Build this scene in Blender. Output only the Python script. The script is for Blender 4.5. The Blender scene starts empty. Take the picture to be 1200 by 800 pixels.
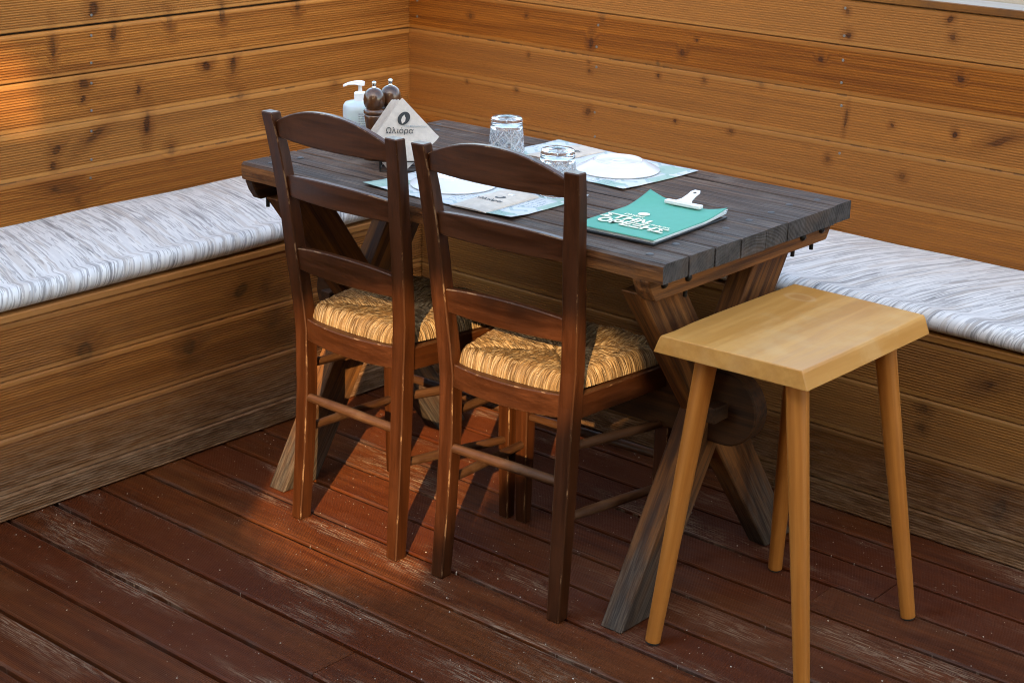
import bpy, bmesh, math, random
from mathutils import Vector, Matrix, noise
from mathutils.geometry import tessellate_polygon
R = math.radians
PI = math.pi
random.seed(7)
scn = bpy.context.scene
COL = scn.collection

# ------------------------------------------------------------------ nodes
class NT:
    def __init__(self, name, rough=.5, spec=.5):
        self.m = bpy.data.materials.new(name)
        self.m.use_nodes = True
        self.t = self.m.node_tree
        self.b = self.t.nodes['Principled BSDF']
        self.b.inputs['Roughness'].default_value = rough
        self.b.inputs['Specular IOR Level'].default_value = spec
    def n(self, kind, ins=None, out=0, **props):
        nd = self.t.nodes.new('ShaderNode' + kind)
        for k, v in props.items():
            setattr(nd, k, v)
        for k, v in (ins or {}).items():
            self.set(nd.inputs[k], v)
        return nd.outputs[out]
    def set(self, sock, v):
        if isinstance(v, bpy.types.NodeSocket):
            self.t.links.new(v, sock)
        else:
            if hasattr(sock.default_value, '__len__') and not hasattr(v, '__len__'):
                v = [v] * len(sock.default_value)
            if hasattr(v, '__len__') and len(v) == 3 and len(sock.default_value) == 4:
                v = (*v, 1)
            sock.default_value = v
    def math(self, op, a, b=0.0, c=None, clamp=False):
        i = {0: a, 1: b}
        if c is not None: i[2] = c
        return self.n('Math', i, operation=op, use_clamp=clamp)
    def vmath(self, op, a, b=None, out=0):
        i = {0: a}
        if b is not None: i[1] = b
        return self.n('VectorMath', i, out=out, operation=op)
    def mix(self, f, a, b, blend='MIX'):
        nd = self.t.nodes.new('ShaderNodeMix'); nd.data_type = 'RGBA'; nd.blend_type = blend
        self.set(nd.inputs[0], f); self.set(nd.inputs[6], a); self.set(nd.inputs[7], b)
        return nd.outputs[2]
    def noise(self, vec, scale=1.0, detail=3.0, rough=.55, out=0):
        return self.n('TexNoise', {'Vector': vec, 'Scale': scale, 'Detail': detail, 'Roughness': rough}, out=out)
    def rng(self, v, a, b, c=0.0, d=1.0, smooth=True):
        return self.n('MapRange', {0: v, 1: a, 2: b, 3: c, 4: d}, interpolation_type='SMOOTHSTEP' if smooth else 'LINEAR')
    def comb(self, x, y, z):
        return self.n('CombineXYZ', {0: x, 1: y, 2: z})
    def sep(self, v):
        nd = self.t.nodes.new('ShaderNodeSeparateXYZ'); self.set(nd.inputs[0], v); return nd.outputs
    def pos(self):
        return self.t.nodes.new('ShaderNodeNewGeometry').outputs['Position']
    def objc(self):
        return self.t.nodes.new('ShaderNodeTexCoord').outputs['Object']
    def attr(self, name, out=1):
        nd = self.t.nodes.new('ShaderNodeAttribute'); nd.attribute_name = name; return nd.outputs[out]
    def base(self, v): self.set(self.b.inputs['Base Color'], v)
    def inp(self, k, v): self.set(self.b.inputs[k], v)
    def bump(self, h, dist=.001, strength=1.0):
        o = self.n('Bump', {'Height': h, 'Distance': dist, 'Strength': strength})
        self.t.links.new(o, self.b.inputs['Normal'])

# ------------------------------------------------------------------ mesh builder
class MB:
    """collects shapes into one mesh; every vertex keeps its place along the grain in 'gr'"""
    def __init__(self):
        self.v, self.g, self.f, self.mi, self.fid, self.sm = [], [], [], [], [], []
    def add(self, bm, axis=(1, 0, 0), mat=0, grseed=None, smooth=False, fid=0.0, gr=None):
        a = Vector(axis).normalized()
        u = a.orthogonal().normalized(); w = a.cross(u)
        o = random.uniform(0, 50) if grseed is None else grseed
        base = len(self.v)
        bm.verts.index_update()
        for v in bm.verts:
            self.v.append(v.co.copy())
            self.g.append((v.co.dot(a) + o, v.co.dot(u) + o * .37, v.co.dot(w)))
        for f in bm.faces:
            self.f.append([base + v.index for v in f.verts])
            self.mi.append(f.material_index + mat); self.fid.append(fid); self.sm.append(smooth)
        bm.free()
    def raw(self, verts, faces, mat=0, smooth=False, gr=None, fid=0.0):
        base = len(self.v)
        for i, v in enumerate(verts):
            self.v.append(Vector(v)); self.g.append(gr[i] if gr else tuple(v))
        for k, f in enumerate(faces):
            self.f.append([base + i for i in f])
            self.mi.append(mat[k] if isinstance(mat, list) else mat)
            self.fid.append(fid[k] if isinstance(fid, list) else fid); self.sm.append(smooth)
    def build(self, name, mats, parent=None, origin=(0, 0, 0), sharp=None, recalc=False):
        me = bpy.data.meshes.new(name)
        o = Vector(origin)
        me.from_pydata([v - o for v in self.v], [], self.f)
        for m in (mats if isinstance(mats, (list, tuple)) else [mats]):
            me.materials.append(m)
        me.polygons.foreach_set('material_index', self.mi)
        me.polygons.foreach_set('use_smooth', self.sm)
        at = me.attributes.new('gr', 'FLOAT_VECTOR', 'POINT')
        at.data.foreach_set('vector', [c for g in self.g for c in g])
        at = me.attributes.new('bid', 'FLOAT', 'FACE')
        at.data.foreach_set('value', self.fid)
        if sharp is not None: me.set_sharp_from_angle(angle=R(sharp))
        if recalc:
            b = bmesh.new(); b.from_mesh(me); bmesh.ops.recalc_face_normals(b, faces=b.faces); b.to_mesh(me); b.free()
        me.update()
        ob = bpy.data.objects.new(name, me); COL.objects.link(ob)
        if parent: ob.parent = parent
        return ob

def bevel(bm, w, seg=1, worn=True, minang=25):
    es = [e for e in bm.edges if len(e.link_faces) == 2 and e.calc_face_angle(0) > R(minang)]
    r = bmesh.ops.bevel(bm, geom=es, offset=w, segments=seg, affect='EDGES', clamp_overlap=True, profile=.5)
    if worn:
        for f in r['faces']: f.material_index = 1
    return bm

def bm_loft(secs, closed=True):
    """secs: list of rings (same count) -> bmesh with caps"""
    bm = bmesh.new(); rows = [[bm.verts.new(p) for p in s] for s in secs]
    n = len(secs[0])
    for a, b in zip(rows, rows[1:]):
        for i in range(n):
            bm.faces.new((a[i], a[(i + 1) % n], b[(i + 1) % n], b[i]))
    bm.faces.new(rows[0][::-1]); bm.faces.new(rows[-1])
    bmesh.ops.recalc_face_normals(bm, faces=bm.faces)
    return bm

def bm_box(x0, x1, y0, y1, z0, z1):
    return bm_loft([[(x0, y0, z), (x1, y0, z), (x1, y1, z), (x0, y1, z)] for z in (z0, z1)])

def bm_prism(poly, axis, a0, a1):
    """poly of 2-D points extruded along axis 'x' (poly=y,z), 'y' (poly=x,z) or 'z' (poly=x,y)"""
    f = {'x': lambda p, t: (t, p[0], p[1]), 'y': lambda p, t: (p[0], t, p[1]), 'z': lambda p, t: (p[0], p[1], t)}[axis]
    return bm_loft([[f(p, t) for p in poly] for t in (a0, a1)])

def bm_tube(p0, p1, r0, r1=None, n=20, mids=0):
    p0, p1 = Vector(p0), Vector(p1); r1 = r0 if r1 is None else r1
    a = (p1 - p0).normalized(); u = a.orthogonal().normalized(); w = a.cross(u)
    k = mids + 2
    secs = []
    for j in range(k):
        t = j / (k - 1); c = p0.lerp(p1, t); r = r0 + (r1 - r0) * t
        secs.append([c + (u * math.cos(2 * PI * i / n) + w * math.sin(2 * PI * i / n)) * r for i in range(n)])
    return bm_loft(secs)

def bm_lathe(prof, n=40, c=(0, 0, 0), fn=None):
    """prof: (r,z) from bottom to top; fn(r,z,angle)->r"""
    bm = bmesh.new(); rows = []
    for j, (r, z) in enumerate(prof):
        if r < 1e-6: rows.append([bm.verts.new((c[0], c[1], c[2] + z))]); continue
        row = []
        for i in range(n):
            t = 2 * PI * i / n; rr = fn(r, z, t, j) if fn else r
            row.append(bm.verts.new((c[0] + rr * math.cos(t), c[1] + rr * math.sin(t), c[2] + z)))
        rows.append(row)
    for a, b in zip(rows, rows[1:]):
        if len(a) == 1 and len(b) == 1: continue
        for i in range(n):
            j = (i + 1) % n
            if len(a) == 1: bm.faces.new((a[0], b[j], b[i]))
            elif len(b) == 1: bm.faces.new((a[i], a[j], b[0]))
            else: bm.faces.new((a[i], a[j], b[j], b[i]))
    bmesh.ops.recalc_face_normals(bm, faces=bm.faces)
    return bm

def tag(o, label, cat, group=None, kind=None):
    if label: o['label'] = label
    if cat: o['category'] = cat
    if group: o['group'] = group
    if kind: o['kind'] = kind
    return o

def thing(name, label, cat, loc, group=None):
    o = bpy.data.objects.new(name, None); COL.objects.link(o)
    o.location = loc; o.empty_display_size = .05
    return tag(o, label, cat, group)

def one(bm, name, mats, parent=None, origin=(0, 0, 0), axis=(1, 0, 0), smooth=False, sharp=None):
    m = MB(); m.add(bm, axis, smooth=smooth); return m.build(name, mats, parent, origin, sharp)

def text_mesh(body, size, extrude=.0002, align='CENTER', shear=0.0, bold=0.0):
    c = bpy.data.curves.new('t', 'FONT'); c.body = body; c.size = size; c.extrude = extrude
    c.align_x = align; c.align_y = 'CENTER'; c.shear = shear; c.offset = bold; c.resolution_u = 3
    o = bpy.data.objects.new('t', c); COL.objects.link(o)
    bpy.context.view_layer.update()
    me = bpy.data.meshes.new_from_object(o.evaluated_get(bpy.context.evaluated_depsgraph_get()))
    bpy.data.objects.remove(o); bpy.data.curves.remove(c)
    return me

def text_part(name, body, size, mat, parent, matrix, **kw):
    me = text_mesh(body, size, **kw); me.transform(matrix); me.name = name
    me.materials.clear(); me.materials.append(mat)
    o = bpy.data.objects.new(name, me); COL.objects.link(o); o.parent = parent
    return o

# ------------------------------------------------------------------ measures (metres)
A_L, B_R = .477, .450            # depth of the left and right bench
Z1, PW = .939, .115              # wall board joint, wall board pitch
ZC = 1.047                       # underside of the wall cap
PB, ZB0 = .125, .0623            # bench board pitch, first joint
YMIN, XMAX = -3.4, 4.6
TT = .745                        # table height

# ------------------------------------------------------------------ wood cladding
def cladding_mat(name, ax, knots, cols, grey=0.0, seed=0.0):
    """ribbed stained pine; ax: index of the coordinate that runs along the boards; knots: (s, z, rs, rz, tilt)"""
    k = NT(name, .6, .14)
    P = k.sep(k.pos()); s, z = P[ax], P[2]
    bid = k.attr('bid', 2)
    # wobble the position so that knots and grain are not perfect ellipses
    w = k.noise(k.comb(s, z, seed), 38, 2, .6, out=1)
    wv = k.vmath('SUBTRACT', w, (.5, .5, .5))
    p2 = k.vmath('ADD', k.comb(s, z, 0.0), k.vmath('MULTIPLY', wv, (.016, .016, 0)))
    d = None
    ksc = 1.25 if ax == 1 else 1.0
    for (ks, kz, rs, rz, tl) in knots:
        rs, rz = rs * ksc, rz * ksc
        q = k.vmath('SUBTRACT', p2, (ks, kz, 0))
        q = k.n('VectorRotate', {'Vector': q, 'Angle': tl}, rotation_type='Z_AXIS')
        q = k.vmath('DIVIDE', q, (rs, rz, 1))
        l = k.vmath('LENGTH', q, out=1)
        d = l if d is None else k.math('MINIMUM', d, l)
    core = k.rng(d, 1.15, .55); halo = k.rng(d, 3.2, .9)
    swirl = k.math('MULTIPLY', halo, .02)
    off = k.math('MULTIPLY', bid, 17.3)
    zz = k.math('ADD', k.math('ADD', z, swirl), k.math('MULTIPLY', k.sep(wv)[1], .004))
    g1 = k.noise(k.comb(k.math('MULTIPLY', k.math('ADD', s, off), 1.3), k.math('MULTIPLY', zz, 55), bid), 1, 4, .6)
    g2 = k.noise(k.comb(k.math('MULTIPLY', k.math('ADD', s, off), 4), k.math('MULTIPLY', zz, 130), bid), 1, 2, .6)
    big = k.noise(k.comb(k.math('ADD', s, off), k.math('MULTIPLY', z, 5), bid), 1.6, 3, .5)
    lt, md, dk, kn = cols
    c = k.mix(k.rng(g1, .3, .7), dk, lt)
    c = k.mix(k.rng(g2, .25, .8, 0, .55), c, md)
    g3 = k.noise(k.comb(k.math('MULTIPLY', k.math('ADD', s, off), 2.2), k.math('MULTIPLY', zz, 90), k.math('ADD', bid, 40.0)), 1, 5, .7)
    c = k.mix(k.rng(g3, .54, .66, 0, .5), c, dk)
    c = k.mix(k.rng(big, .38, .75, 0, .55), c, dk)
    rnd = k.noise(k.comb(off, 3.1, 0), 1, 0, 0)
    c = k.mix(k.rng(rnd, .3, .7, 0, .6), c, k.mix(.6, lt, (.40, .20, .07)))
    c = k.mix(k.math('MULTIPLY', halo, .42), c, k.mix(.35, dk, kn))
    rg = k.math('SINE', k.math('MULTIPLY', d, 9.0))
    kvar = k.noise(k.comb(k.math('MULTIPLY', s, 9), k.math('MULTIPLY', z, 9), 30 + seed), 1, 2, .5)
    c = k.mix(k.math('MULTIPLY', core, k.rng(kvar, .35, .65, .35, .95) if grey == 0 else k.rng(kvar, .35, .65, .15, .7)), c, k.mix(k.rng(rg, -.6, 1, 0, .35), kn, dk))
    # dirt lodged here and there in the joints, stains
    pit, z0_ = (PW, Z1) if grey == 0 else (PB, ZB0)
    jf = k.math('ABSOLUTE', k.math('SUBTRACT', k.math('FRACT', k.math('ADD', k.math('DIVIDE', k.math('SUBTRACT', z, z0_), pit), 10.5)), .5))
    jd = k.noise(k.comb(k.math('MULTIPLY', s, 26), k.math('MULTIPLY', z, 8), 44 + seed), 1, 3, .65)
    jl = k.noise(k.comb(k.math('MULTIPLY', s, 2.2), k.math('MULTIPLY', z, 8), 54 + seed), 1, 2, .5)
    c = k.mix(k.math('MULTIPLY', k.math('MULTIPLY', k.rng(jf, .03, .012), k.rng(jd, .50, .58)), k.rng(jl, .45, .6, .1, .9)), c, kn)
    c = k.mix(k.math('MULTIPLY', k.rng(jf, .105, .085), .22), c, k.mix(.5, lt, (.52, .30, .10)))
    st = k.noise(k.comb(k.math('MULTIPLY', s, 5), k.math('MULTIPLY', z, 9), 4.0 + seed), 1, 5, .7)
    c = k.mix(k.rng(st, .58, .8, 0, .45), c, k.mix(.4, kn, dk))
    if grey > 0:
        gw = k.noise(k.comb(k.math('MULTIPLY', s, 2.2), k.math('MULTIPLY', z, 3), 9 + seed), 1, 5, .68)
        low = k.rng(z, .26, .02)
        gm = k.math('MULTIPLY', k.math('ADD', k.math('MULTIPLY', gw, .9), k.math('SUBTRACT', low, .35)), grey, clamp=True)
        fine = k.noise(k.comb(k.math('MULTIPLY', s, 14), k.math('MULTIPLY', z, 90), 1), 1, 5, .7)
        c = k.mix(gm, c, k.mix(k.rng(fine, .35, .7), (.080, .050, .033), (.34, .235, .158)))
        pale = k.math('MULTIPLY', k.rng(k.noise(k.comb(k.math('MULTIPLY', s, 16), k.math('MULTIPLY', z, 60), 2), 1, 4, .7), .64, .72), low)
        c = k.mix(k.math('MULTIPLY', pale, .7), c, (.24, .19, .11))
    k.base(c)
    k.set(k.b.inputs['Roughness'], k.rng(g1, .3, .7, .42, .62))
    return k.m

def board_profile(h, margin, ribs, depth, edge, gap):
    """(out, up) points of one ribbed board of height h, bottom to top"""
    p = [(-.018, gap / 2), (-edge, gap / 2), (0, gap / 2 + edge), (0, margin)]
    pitch = (h - 2 * margin) / ribs
    for i in range(ribs):
        a = margin + i * pitch
        p += [(-depth * .92, a + pitch * .12), (-depth, a + pitch * .30), (-depth * .92, a + pitch * .48), (0, a + pitch * .60), (.0, a + pitch * .98)]
    p += [(0, h - margin), (0, h - gap / 2 - edge * 2.4), (-edge * 1.6, h - gap / 2), (-.018, h - gap / 2)]
    return p

def clad(mb, place, z0, z1, s0, s1, prof_args, bid, proud=0.0, step=.4):
    """one board; place(s, out, z) -> xyz"""
    pr = board_profile(z1 - z0, *prof_args)
    n = max(2, int((s1 - s0) / step) + 1)
    vs, fs = [], []
    for i in range(n):
        s = s0 + (s1 - s0) * i / (n - 1)
        for (o, u) in pr:
            vs.append(place(s, o + proud, z0 + u))
    m = len(pr)
    for i in range(n - 1):
        for j in range(m - 1):
            fs.append((i * m + j, (i + 1) * m + j, (i + 1) * m + j + 1, i * m + j + 1))
    fs.append(tuple(range(m))); fs.append(tuple(range((n - 1) * m + m - 1, (n - 1) * m - 1, -1)))
    mb.raw(vs, fs, fid=bid)

WCOL = ((.53, .205, .042), (.42, .145, .027), (.235, .066, .012), (.06, .020, .010))
WCOL2 = ((.345, .108, .0125), (.265, .077, .009), (.15, .038, .006), (.05, .016, .007))
BCOL = ((.50, .185, .042), (.40, .135, .028), (.23, .070, .016), (.045, .017, .008))
BCOL2 = ((.23, .082, .009), (.175, .058, .007), (.09, .026, .005), (.018, .007, .004))  # right bench: its shade is painted in as a darker wood colour
KNL = [(-1.085,.975,.012,.016,.3),(-1.205,.90,.006,.030,0),(-1.125,.80,.012,.012,-.8),(-1.13,.765,.006,.006,0),(-1.03,.915,.008,.022,.1),
 (-.86,.925,.008,.02,-.1),(-.965,.765,.006,.012,.2),(-.75,.80,.012,.012,-.8),(-1.10,.675,.036,.009,-.5),(-1.215,.655,.014,.009,-.5),(-1.225,.615,.008,.008,0),
 (-.945,.68,.009,.026,.1),(-1.20,.555,.040,.012,.15),(-1.165,.52,.010,.006,0),(-.875,.60,.010,.012,.2),(-.66,.79,.009,.022,.2),(-.64,.71,.012,.009,.2),
 (-.43,.93,.009,.02,0),(-.69,.93,.008,.022,0),(-.55,.64,.012,.009,.2),(-.30,.70,.009,.009,0),(-1.5,.86,.012,.02,0),(-1.7,.7,.02,.01,0),(-2.1,.8,.012,.02,0)]
KNR = [(.235,.882,.007,.009,0),(.44,.905,.005,.005,0),(.70,.925,.007,.007,0),(.665,.86,.009,.018,.1),(.96,.868,.009,.010,0),(1.0,.905,.005,.005,0),(.45,.80,.005,.006,0),
 (.66,.806,.005,.005,0),(.665,.787,.006,.006,0),(.885,.83,.006,.006,0),(.89,.80,.005,.006,0),(1.03,.81,.006,.008,0),(.665,.675,.009,.012,.2),(.41,.70,.006,.006,0),
 (.225,.70,.005,.005,0),(.95,.69,.005,.005,0),(1.12,.69,.007,.006,0),(1.20,.82,.008,.007,0),(1.42,1.018,.006,.006,0),(1.425,.965,.009,.009,0),(1.36,.90,.009,.008,0),
 (1.72,.90,.009,.009,0),(1.68,1.03,.008,.008,0),(1.69,.99,.008,.007,0),(1.56,.77,.006,.006,0),(1.72,.775,.006,.008,0),(1.83,.775,.040,.009,-.35),(1.44,.77,.004,.026,.1),
 (1.40,.665,.008,.008,0),(1.60,.655,.009,.008,0),(2.1,.85,.012,.009,0),(2.4,.7,.01,.01,0)]
KBL = [(-.80,.375,.02,.03,.4),(-1.06,.37,.022,.012,-.4),(-.985,.36,.010,.014,0),(-.96,.28,.014,.03,.3),(-.94,.235,.016,.012,.2),(-1.22,.27,.018,.02,.4),(-.72,.33,.010,.02,0),(-1.5,.33,.02,.02,0)]
KBR = [(1.93,.29,.012,.010,0),(1.93,.245,.010,.008,0),(2.06,.375,.026,.012,-.5),(1.6,.34,.012,.012,0),(1.2,.30,.02,.012,.4),(1.24,.35,.018,.02,.6),(1.0,.27,.014,.014,0),(2.12,.12,.016,.04,.3),(2.4,.3,.02,.02,0)]
m_wall_l = cladding_mat('stained_pine_cladding', 1, KNL, WCOL, 0, 0)
m_wall_r = cladding_mat('stained_pine_cladding_amber', 0, KNR, WCOL2, 0, 5)
m_ben_l = cladding_mat('weathered_pine_cladding', 1, KBL, BCOL, .62, 11)
m_ben_r = cladding_mat('weathered_pine_cladding_shaded', 0, KBR, BCOL2, .45, 17)

k = NT('dark_void', .9); k.base((.012, .009, .007)); m_void = k.m
k = NT('zinc', .5); k.base((.20, .19, .18)); k.inp('Metallic', .6); m_zinc = k.m
def wood_mat(name, lt, dk, rough=.45, sx=2.0, sz=60.0, spec=.45, bump=.0004, stain=.4, dirt=(.05, .03, .02), coat=0.0):
    k = NT(name, rough, spec)
    g = k.sep(k.attr('gr'))
    v = k.comb(k.math('MULTIPLY', g[0], sx), k.math('MULTIPLY', g[1], sz), k.math('MULTIPLY', g[2], sz))
    n1 = k.noise(v, 1, 4, .62)
    v2 = k.comb(k.math('MULTIPLY', g[0], sx * 5), k.math('MULTIPLY', g[1], sz * 5), k.math('MULTIPLY', g[2], sz * 5))
    n2 = k.noise(v2, 1, 3, .6)
    c = k.mix(k.rng(n1, .3, .7), dk, lt)
    c = k.mix(k.rng(n2, .35, .75, 0, .35), c, dk)
    n3 = k.noise(k.attr('gr'), 9, 5, .65)
    c = k.mix(k.rng(n3, .52, .75, 0, stain), c, dirt)
    k.base(c); k.bump(k.math('ADD', n2, n1), bump, .8)
    k.set(k.b.inputs['Roughness'], k.rng(n1, .3, .7, rough - .06, rough + .1))
    if coat: k.inp('Coat Weight', coat); k.inp('Coat Roughness', .3)
    k.c = c
    k.n1 = n1; k.n2 = n2
    return k
kk = wood_mat('cap_timber', (.24, .095, .022), (.14, .05, .012), .6, 2, 60, .15); k = kk
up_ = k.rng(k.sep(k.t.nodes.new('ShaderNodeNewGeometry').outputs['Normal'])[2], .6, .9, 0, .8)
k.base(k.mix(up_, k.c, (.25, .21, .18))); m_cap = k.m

def wall(name, label, place, s0, s1, mat, gaps, seed, screws, screw_rot, depth=.0042):
    base = place(0, 0, 0)
    t = thing(name, label, 'wall', base)
    mb = MB()
    zs = [Z1 + PW * i for i in range(-8, 1)] 
    for i, zb in enumerate(zs):
        zt = zb + PW if i < len(zs) - 1 else ZC
        gp = gaps.get(i, .0007)
        clad(mb, place, zb, zt, s0, s1, (.0110, 15, depth, .0022 if gp > .002 else .0012, gp), seed + i * .731, proud=random.uniform(-.0007, .0007))
    mb.build('board_cladding', mat, t, base)
    b = [place(s0, -.018, .0), place(s1, -.018, .0), place(s1, -.075, .0), place(s0, -.075, .0)]
    one(bm_loft([[(x, y, z) for x, y, _ in b] for z in (0, ZC - .002)]), 'backing_frame', m_void, t, base)
    c = [place(s0, .006, 0), place(s1, .006, 0), place(s1, -.088, 0), place(s0, -.088, 0)]
    bm = bevel(bm_loft([[(x, y, z) for x, y, _ in c] for z in (ZC + .001, ZC + .019)]), .002, 1, False)
    one(bm, 'cap_board', m_cap, t, base, axis=Vector(c[1]) - Vector(c[0]))
    me = None
    for (s, z) in screws:
        if me is None:
            sc = one(bm_lathe([(0, .0), (.0034, 0), (.0034, .0012), (.0022, .0018), (0, .0014)], 14), 'screw', m_zinc, t); me = sc.data
        else:
            sc = bpy.data.objects.new('screw', me); COL.objects.link(sc); sc.parent = t
        sc.rotation_euler = screw_rot
        sc.location = Vector(place(s, -.0006, z)) - Vector(base)
    return t

SL = [(-1.093,.962),(-1.097,.914),(-1.102,.849),(-1.105,.80),(-1.11,.734),(-1.114,.684),(-1.119,.614),(-1.125,.569)]
SL += [(-.02 - .0, z) for z in ()]
SR = [(.688,.907),(.685,.85),(.687,.797),(.687,.676),(.69,.611),(1.414,1.026),(1.417,.962),(1.419,.905),(1.42,.852),(1.425,.798),(1.431,.684),(.03,.86),(.03,.905)]
wall('timber_wall', 'ribbed orange pine board wall with narrow dark gaps behind the longer white bench cushion at left',
     lambda s, o, z: (o, s, z), YMIN, -.0008, m_wall_l, {6: .0012, 7: .0055, 8: .0055}, 1.0, SL, (0, R(90), 0))
wall('timber_wall', 'amber pine board wall with a pale cap along its top, rising behind the table and wooden stool',
     lambda s, o, z: (s, -o, z), -.09, XMAX, m_wall_r, {7: .0007, 8: .003}, 20.0, SR, (R(90), 0, 0), .0012)

# ------------------------------------------------------------------ benches
def bench(name, label, place, s0, s1, depth, mat, seed, groove=.005):
    base = place((s0 + s1) / 2, depth / 2, 0)
    t = thing(name, label, 'bench', base)
    mb = MB()
    zs = [(.002, ZB0)] + [(ZB0 + PB * i, ZB0 + PB * (i + 1)) for i in range(3)]
    for i, (a, b) in enumerate(zs):
        if i == 0:   # a board cut off along its length at the deck
            pr_h = b - a
            clad(mb, lambda s, o, z: place(s, depth + o, z), a, b, s0, s1, (.006, 8, groove, .002, .002), seed + .4, proud=-.0006)
        else:
            clad(mb, lambda s, o, z: place(s, depth + o, z), a, b, s0, s1, (.011, 17, groove, .002, .0012), seed + i * .77, proud=random.uniform(-.0006, .0008))
    mb.build('front_cladding', mat, t, base)
    q = [place(s0, .005, 0), place(s1, .005, 0), place(s1, depth - .019, 0), place(s0, depth - .019, 0)]
    one(bm_loft([[(x, y, z) for x, y, _ in q] for z in (.001, .436)]), 'inner_box', m_void, t, base)
    q = [place(s0, .004, 0), place(s1, .004, 0), place(s1, depth + .004, 0), place(s0, depth + .004, 0)]
    bm = bevel(bm_loft([[(x, y, z) for x, y, _ in q] for z in (.4385, .4545)]), .002, 1, False)
    mb = MB(); mb.add(bm, Vector(q[1]) - Vector(q[0]), fid=seed + 9); mb.build('seat_board', mat, t, base)
    return t
bench('built_in_bench', 'brown slatted bench box with greyed lower boards under the longer white cushion at left', lambda s, o, z: (o, s, z), YMIN, -.012, A_L, m_ben_l, 40.0)
bench('built_in_bench', 'dark shaded slatted bench box behind the light wooden stool and table', lambda s, o, z: (s, -o, z), A_L + .003, XMAX, B_R, m_ben_r, 60.0, .0016)

def cushion_mat(name, ax, slant, period, cream):
    k = NT(name, .6, .35)
    P = k.sep(k.pos()); s = P[ax]; t = P[1 - ax]; z = P[2]
    # distance from the wall measured over the rolled front edge
    tt = k.math('SUBTRACT', k.math('ABSOLUTE', t), k.math('SUBTRACT', z, .50))
    wb = k.noise(k.comb(k.math('MULTIPLY', s, 7), k.math('MULTIPLY', tt, 5), 1), 1, 3, .6)
    s2 = k.math('ADD', k.math('ADD', s, k.math('MULTIPLY', tt, slant)), k.math('MULTIPLY', k.math('SUBTRACT', wb, .5), .014))
    mod = k.noise(k.comb(k.math('MULTIPLY', s2, 12), k.math('MULTIPLY', tt, 4), 7), 1, 4, .6)
    def fibres(a, b, seed):
        v = k.t.nodes.new('ShaderNodeTexVoronoi'); v.inputs['Scale'].default_value = 1.0
        k.set(v.inputs['Vector'], k.comb(k.math('MULTIPLY', s2, a), k.math('MULTIPLY', tt, b), seed))
        return k.sep(v.outputs['Color']), v.outputs['Distance']
    (r1, r2, r3), dist = fibres(210, 9, .3)
    (q1, q2, q3), _d = fibres(420, 22, 5.3)
    (u1, u2, u3), _e = fibres(90, 4.5, 9.3)
    ph = k.math('DIVIDE', s2, period)
    fr = k.math('ABSOLUTE', k.math('SUBTRACT', k.math('FRACT', ph), .5))
    seam = k.math('MULTIPLY', k.rng(fr, .12, .0), k.rng(mod, .35, .55, .2, 1))
    c = k.mix(r1, (.62, .62, .615), cream)
    dark = k.math('GREATER_THAN', r2, k.math('SUBTRACT', k.rng(mod, .3, .65, .95, .72), k.math('MULTIPLY', seam, .30)))
    frt = k.rng(z, .472, .496, .45, 1)
    c = k.mix(k.math('MULTIPLY', k.math('MULTIPLY', dark, frt), .62), c, (.24, .235, .24))
    c = k.mix(k.math('MULTIPLY', k.math('GREATER_THAN', q1, k.rng(mod, .3, .65, .93, .78)), .55), c, (.20, .19, .19))
    c = k.mix(k.math('MULTIPLY', k.math('GREATER_THAN', u1, k.rng(mod, .65, .35, .95, .70)), .35), c, (.44, .36, .29))
    black = k.math('MULTIPLY', k.math('GREATER_THAN', q2, .45), k.rng(fr, .03, .01))
    c = k.mix(k.math('MULTIPLY', black, k.rng(mod, .4, .6, .0, .75)), c, (.10, .10, .105))
    f1 = r3
    k.base(c)
    k.inp('Sheen Weight', .25)
    fold = k.noise(k.comb(k.math('MULTIPLY', s, 9), k.math('MULTIPLY', tt, 4), 12), 1, 3, .5)
    k.bump(k.math('ADD', fold, k.math('MULTIPLY', f1, .10)), .006, .6)
    return k.m

def cushion(name, label, place, s0, s1, depth, mat):
    zb = .4552; top = .5035
    pr = [(.006, zb), (.006, top - .008)]
    for i in range(1, 12):
        pr.append((.006 + (depth - .04) * i / 12, None))
    r = .023
    for i in range(0, 11):
        a = R(90 - 18 * i)
        pr.append((depth - .02 + (r + .004) * math.cos(a), zb + .0265 + r * math.sin(a)))
    pr.append((depth - .03, zb))
    n = int((s1 - s0) / .05) + 1
    vs, fs = [], []
    for i in range(n):
        s = s0 + (s1 - s0) * i / (n - 1)
        for (o, z) in pr:
            if z is None:
                t = o / depth
                z = top - .008 + .010 * math.sin(PI * min(1, t * 1.05)) + (-.0035) * t * t
            wv = noise.noise((s * 4, o * 6, 2.0)) * .0035 if z > zb + .005 else 0
            ov = noise.noise((s * 3.3, 5.0, 1.0)) * .004 if o > depth - .02 else 0
            vs.append(place(s, o + ov, z + wv))
    m = len(pr)
    for i in range(n - 1):
        for j in range(m):
            fs.append((i * m + j, (i + 1) * m + j, (i + 1) * m + (j + 1) % m, i * m + (j + 1) % m))
    fs.append(tuple(range(m))); fs.append(tuple(range((n - 1) * m + m - 1, (n - 1) * m - 1, -1)))
    base = Vector(place((s0 + s1) / 2, depth / 2, zb))
    mb = MB(); mb.raw(vs, fs, smooth=True)
    o = mb.build(name, mat, None, base, recalc=True, sharp=60); o.location = base
    return tag(o, label, 'cushion', 'fabric pads on the benches')
m_cu_l = cushion_mat('straw_print_fabric', 1, .30, .17, (.765, .76, .74))
m_cu_r = cushion_mat('straw_print_fabric_mirrored', 0, .34, .19, (.77, .755, .73))
cushion('bench_cushion', 'long white cushion printed with fine grey straw strokes, left of the chairs', lambda s, o, z: (o, s, z), YMIN, -.012, A_L, m_cu_l)
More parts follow.
